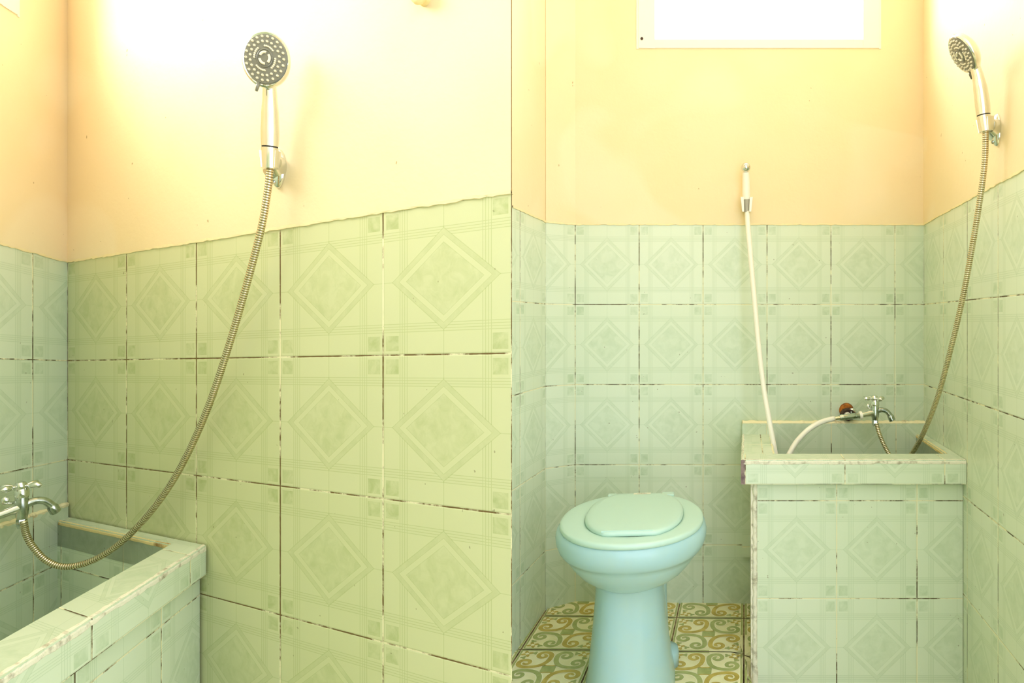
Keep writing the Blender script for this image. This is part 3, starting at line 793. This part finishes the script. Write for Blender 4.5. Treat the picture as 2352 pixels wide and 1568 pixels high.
# left bay shower
LB_ = at(620, 388, 1.225)
fL = (math.sin(math.radians(10)), -math.cos(math.radians(10)))
shower(LB_, fL, 1.07, 'chrome hand shower facing the room with its round grey face fully in view', fs=.62, sidelean=-.03, wr=.80, tilt=1, lift=.008)
wl = at(643, 388, 1.2665)
holder('shower_bracket', 'chrome wall bracket under the front facing hand shower', at(620.5, 366, 1.226), (0, 0, 1), wl, (-wn.x, -wn.y, 0), 1.03)
m = MB()
dl_ = lambda x, y, d: at(x, y, d)
ribbed(m, [dl_(620, 386, 1.225), dl_(616, 430, 1.227), dl_(601, 520, 1.235), dl_(569, 645, 1.26), dl_(530, 780, 1.29), dl_(483, 922, 1.325), dl_(432, 1040, 1.36), dl_(380, 1130, 1.39),
           dl_(320, 1205, 1.41), dl_(262, 1258, 1.42), dl_(205, 1290, 1.42), dl_(150, 1301, 1.415), dl_(108, 1288, 1.41), dl_(76, 1256, 1.40), dl_(60, 1226, 1.39), dl_(54, 1196, 1.38)], .0068, M['hose_metal'])
tag(m.build('shower_hose', smooth=True), 'ribbed metal hose arcing across green tiles into tub under the front facing shower', 'hose', 'metal shower hoses')
# right bay shower
RB_ = at(2264, 303, 1.42)
rwn = Vector((-abs(RW.y), -RW.x*-1)) if False else Vector((RW.y, -RW.x)).normalized()
if rwn.x > 0: rwn = -rwn
shower(RB_, (rwn.x, rwn.y), .98, 'chrome hand shower seen from the side, high at the right edge', fs=.8, lift=.006)
whl = pl(2294, 1/(.4907+(172/230)*.2756))
wp3 = Vector((whl.x, whl.y, at(2294, 298, whl.y).z))
holder('shower_bracket', 'chrome wall bracket holding the side view hand shower at right', RB_+Vector((0, 0, .016)), (-.1, 0, 1), wp3, (rwn.x, rwn.y, 0), .98)
m = MB()
ribbed(m, [at(2264, 303, 1.42), at(2262, 370, 1.425), at(2252, 450, 1.44), at(2236, 550, 1.47), at(2212, 680, 1.52), at(2184, 800, 1.58), at(2154, 910, 1.66), at(2125, 985, 1.74), at(2098, 1036, 1.80),
           at(2075, 1062, 1.84), at(2055, 1058, 1.87), at(2038, 1036, 1.89), at(2021, 1000, 1.905), at(2013, 972, 1.915)], .0064, M['hose_metal'], .0048)
tag(m.build('shower_hose', smooth=True), 'ribbed metal hose hanging at the right edge down into the tub beside the toilet', 'hose', 'metal shower hoses')

# ---------------------------------------------------------------- taps
def tap(org, ex, ey, label, sc, inlet, knob=True, connector=True):
    """ex: image-right direction of the body, ey: towards the wall; unit = 1 px of the photograph at the right-hand tap"""
    u = sc/781.0
    o = thing('tap', tuple(org), label, 'tap', 'chrome twin outlet taps')
    ex, ey = Vector(ex), Vector(ey); ez = Vector((0, 0, 1)); O = Vector(org)
    w = lambda x, y, z: O+(ex*x+ey*y+ez*z)*u
    m = MB(); m.lathe([(6.4*u, -18*u), (7.6*u, -12*u), (8.8*u, -4*u), (8.8*u, 4*u), (8.0*u, 12*u), (7.8*u, 17*u)], O, ez, M['worn_chrome'], 22); m.build('body', o, smooth='auto')
    m = MB(); m.lathe([(8.6*u, 15*u), (9.2*u, 17*u), (8.8*u, 26*u), (7.4*u, 29*u)], O, ez, M['chrome'], 22); m.build('bonnet', o, smooth='auto')
    m = MB()
    m.lathe([(6.5*u, 27*u), (8.2*u, 29.5*u), (8.2*u, 34*u), (6.4*u, 38*u), (2.8*u, 39.8*u), (.01*u, 40*u)], w(-1.5, 0, 0), ez, M['chrome'], 20)
    hd = None
    for (dx, dy) in ((-1, -.25), (1, .25), (.25, -1), (-.25, 1)):
        c0 = w(-1.5, 0, 32); dv = (ex*dx+ey*dy).normalized(); 
        m.lathe([(2.2*u, 4*u), (2.4*u, 8*u), (2.1*u, 9*u), (4.2*u, 14*u), (5.2*u, 19*u), (4.0*u, 23.5*u), (.01*u, 27*u)], c0, dv, M['chrome'], 14)
    m.build('cross_handle', o, smooth='auto')
    m = MB(); tube_path(m, [w(5, -1, 4), w(15, -3, 6), w(24, -5, 3), w(31, -6, -5), w(34.5, -6.5, -11)], [6.4*u, 5.6*u, 5.5*u, 5.6*u, 5.8*u], M['worn_chrome'], 16, .002)
    sp = m.build('spout', o, smooth='auto')
    m = MB(); m.tube([w(31.6, -6.2, -6), w(32.5, -6.3, -8), w(36.5, -6.6, -17), w(37, -6.7, -18)], [6*u, 7.3*u, 7.3*u, 6.4*u], M['worn_chrome'], 16); am = m.build('aerator', sp, smooth='auto'); am.location = -Vector(o['_loc'])
    m = MB(); m.tube([w(-2, 0, 0), w(-12, -1, -2), w(-32, -2, -6)], [7*u, 6.4*u, 6*u], M['chrome'], 18); m.build('side_outlet', o, smooth='auto')
    m = MB(); m.tube([w(-31, -2, -6), w(-32, -2, -6.2), w(-37.5, -2, -7)], [8*u, 9.6*u, 8.6*u], M['white_plastic'], 18); tp = m.build('thread_tape', o, smooth='auto'); tp['label'] = 'white thread tape ring'
    if connector:
        m = MB(); m.tube([w(-37, -2, -7), w(-45, -2.3, -7.8), w(-45.5, -2.3, -7.8), w(-46.5, -2.3, -7.8), w(-47, -2.3, -7.8), w(-72, -3, -11), w(-72.5, -3, -11), w(-75, -3, -11.3), w(-75.5, -3, -11.3), w(-83, -3.3, -12.2)],
                         [6.6*u, 6.8*u, 6.2*u, 6.2*u, 6.8*u, 6.8*u, 6.1*u, 6.1*u, 7.2*u, 6.6*u], M['worn_chrome'], 18); m.build('hose_connector', o, smooth='auto')
        m = MB(); m.tube([w(-83, -3.3, -12.2), w(-95, -3.6, -14)], [4.2*u, 3.8*u], M['hose_metal'], 14); m.build('ferrule', o, smooth='auto')
    m = MB(); m.lathe([(5.2*u, -30*u), (6.3*u, -29*u), (6.8*u, -26*u), (6.8*u, -19*u), (5.4*u, -17*u)], O, ez, M['worn_chrome'], 6); m.lathe([(5.2*u, -32*u), (5.2*u, -29*u)], O, ez, M['worn_chrome'], 16); m.build('hose_nut', o, smooth='auto')
    m = MB(); m.tube([w(-2, 2, -4), w(-10, 8, -6), w(-20, 16, -9), w(-23, inlet*.6, -10), w(-23, inlet, -10)], [5*u, 5*u, 5*u, 5*u, 5*u], M['worn_chrome'], 14); m.build('inlet_pipe', o, smooth='auto')
    m = MB(); m.lathe([(10*u, 0), (9*u, 3*u), (6*u, 5*u), (5*u, 5*u)], w(-23, inlet, -10), -ey, M['chrome'], 20); m.build('wall_flange', o, smooth='auto')
    m = MB(); m.tube([w(-6, 4, 8), w(-11, 6, 9), w(-12, 6.5, 10)], [2.2*u, 2*u, 2*u], M['chrome'], 10); m.ball(w(-13.5, 7, 13), 1, M['chrome'], 14, ((ex*4*u), (ey*4*u), (ez*6*u))); m.build('valve_knob', o, smooth=True)
    return w
tr_ = at(2010, 946.5, 1.92)
tap(tr_, (1, 0, 0), (0, 1, 0), 'chrome tap with cross handle above the tub, joined to the white hose', 1.0, (2.018-1.92)*781)
tlp = at(50, 1164, 1.385)
exl = Vector((.45, .893, 0)); eyl = Vector((LWn.x, LWn.y, 0))
tap(tlp, exl, eyl, 'chrome tap with cross handle at the left edge beside the corner', 1.09, .068*781/1.09, connector=False)

# rusty pipe stub behind the right-hand connector
o = thing('pipe_stub', tuple(at(1943, 946, 2.037)), 'rusty capped pipe stub in wall behind the tap connector', 'pipe')
m = MB(); c = at(1944, 944, 2.037); m.lathe([(.023, 0), (.021, .006), (.0195, .012), (.012, .013)], c+Vector((0, 0, .003)), (0, -1, 0), M['rust'], 22); m.build('rust_collar', o, smooth='auto')
m = MB(); c = at(1943, 950, 2.03); m.lathe([(.0195, 0), (.0205, .012), (.019, .014), (.0195, .022), (.0155, .0225), (.014, .018), (.0001, .018)], c, (0, -1, 0), M['rust_dark'], 8); m.build('hex_nut', o)
m = MB(); c = at(1945, 952, 2.012); m.lathe([(.0085, 0), (.0085, .008), (.0062, .010), (.0055, .004), (.0001, .004)], c, (0, -1, 0), M['white_plastic'], 18); pc = m.build('plug', o, smooth='auto'); pc['label'] = 'pale round plug'

# ---------------------------------------------------------------- bidet sprayer on the back wall
kb = 2.0/F
b0 = at(1715, 484, 2.0)
o = thing('bidet_sprayer', tuple(b0), 'slim white bidet sprayer with small chrome ball head', 'sprayer')
m = MB(); m.tube([at(1714.5, 458, 2.0), at(1714, 440, 1.998), at(1713.5, 415, 1.995), at(1713, 396, 1.992)], [8.6*kb, 8.8*kb, 8.2*kb, 7.2*kb], M['white_plastic'], 20); m.build('handle', o, smooth='auto')
m = MB(); hc = at(1713, 384.5, 1.985); m.ball(hc, 11*kb, M['chrome'], 24); hb = m.build('spray_head', o, smooth=True)
m = MB()
for rr, N in ((0, 1), (2.6, 6), (5.2, 11)):
    for i in range(N):
        t = 2*math.pi*i/N; p = hc+Vector((rr*math.cos(t)*kb, 0, rr*math.sin(t)*kb)); p.y = hc.y-math.sqrt((11*kb)**2-(rr*kb)**2)+.0003
        m.lathe([(.0009, 0), (.0009, .0006), (.0001, .0006)], p, (0, -1, 0), M['dark'], 6)
sh = m.build('spray_holes', hb); sh.location = -Vector(o['_loc'])
m = MB(); m.tube([at(1715, 487, 2.0), at(1715, 470, 2.0), at(1714.5, 457, 2.0)], [5.5*kb, 6.5*kb, 8.2*kb], M['grey_plastic'], 16); m.build('connector', o, smooth='auto')
o = thing('sprayer_bracket', tuple(at(1715, 470, 2.035)), 'white clip bracket holding the slim white sprayer', 'sprayer bracket')
m = MB()
def clip(x0, x1, yt, yb, d0, d1, x0b, x1b):
    t = [at(x0, yt, d1), at(x1, yt, d1), at(x1, yt, d0), at(x0, yt, d0)]; b = [at(x0b, yb, d1), at(x1b, yb, d1), at(x1b, yb, d0), at(x0b, yb, d0)]
    for i in range(4): j = (i+1) % 4; m.face([b[i], b[j], t[j], t[i]], M['white_plastic'])
    m.face(t, M['white_plastic']); m.face(b[::-1], M['white_plastic'])
clip(1701, 1708.5, 452, 486, 2.036, 1.988, 1704.5, 1709.5); m.build('left_jaw', o, bevel=.001)
m = MB(); clip(1722, 1729.5, 452, 486, 2.036, 1.988, 1720.5, 1725.5); m.build('right_jaw', o, bevel=.001)
m = MB(); clip(1702, 1728, 454, 485, 2.036, 2.018, 1705, 1725); m.build('back_plate', o, bevel=.001)
m = MB(); path = spline([at(1716, 486, 2.0), at(1718, 520, 1.992), at(1724, 590, 1.975), at(1733, 690, 1.955), at(1742, 790, 1.935), at(1754, 890, 1.91), at(1766, 960, 1.885), at(1776, 1015, 1.865), at(1783, 1052, 1.85),
     at(1790, 1075, 1.845), at(1799, 1070, 1.85), at(1812, 1044, 1.86), at(1830, 1014, 1.875), at(1856, 987, 1.89), at(1884, 970, 1.90), at(1916, 960.3, 1.914)], .006)
m.tube(path, .0075, M['white_hose'], 14); tag(m.build('sprayer_hose', smooth=True), 'smooth white hose running from the slim sprayer into the tub and to the tap', 'hose')

# ---------------------------------------------------------------- painted knob high on the shower wall
kd = .6412*(975-155)/1021
hd_ = 375/(227+(371-227)*(978-155)/1021)
c = at(980, 0, hd_); nn = Vector((-wn.x, -wn.y, 0))
o = thing('wall_knob', tuple(c), 'cream painted knob on shower wall at the top edge', 'knob')
m = MB(); m.lathe([(.012, -.002), (.0125, .006), (.0115, .012), (.012, .014)], c, nn, M['knob_paint'], 20); m.build('stem', o, smooth='auto')
m = MB(); m.lathe([(.009, .013), (.014, .014), (.0155, .018), (.0145, .023), (.011, .026), (.0001, .027)], c, nn, M['knob_paint'], 24); 
e1 = Vector((0, 0, 1)); e2 = nn.cross(e1)
m.build('knob_head', o, smooth='auto')
m = MB(); m.tube([c+nn*.027+e2*.009+e1*.004, c+nn*.029+e2*.003-e1*.002, c+nn*.028-e2*.006+e1*.004], [.002, .003, .002], M['knob_paint'], 8); m.build('knot', o, smooth=True)
for ob in bpy.data.objects:
    if '_loc' in ob: del ob['_loc']
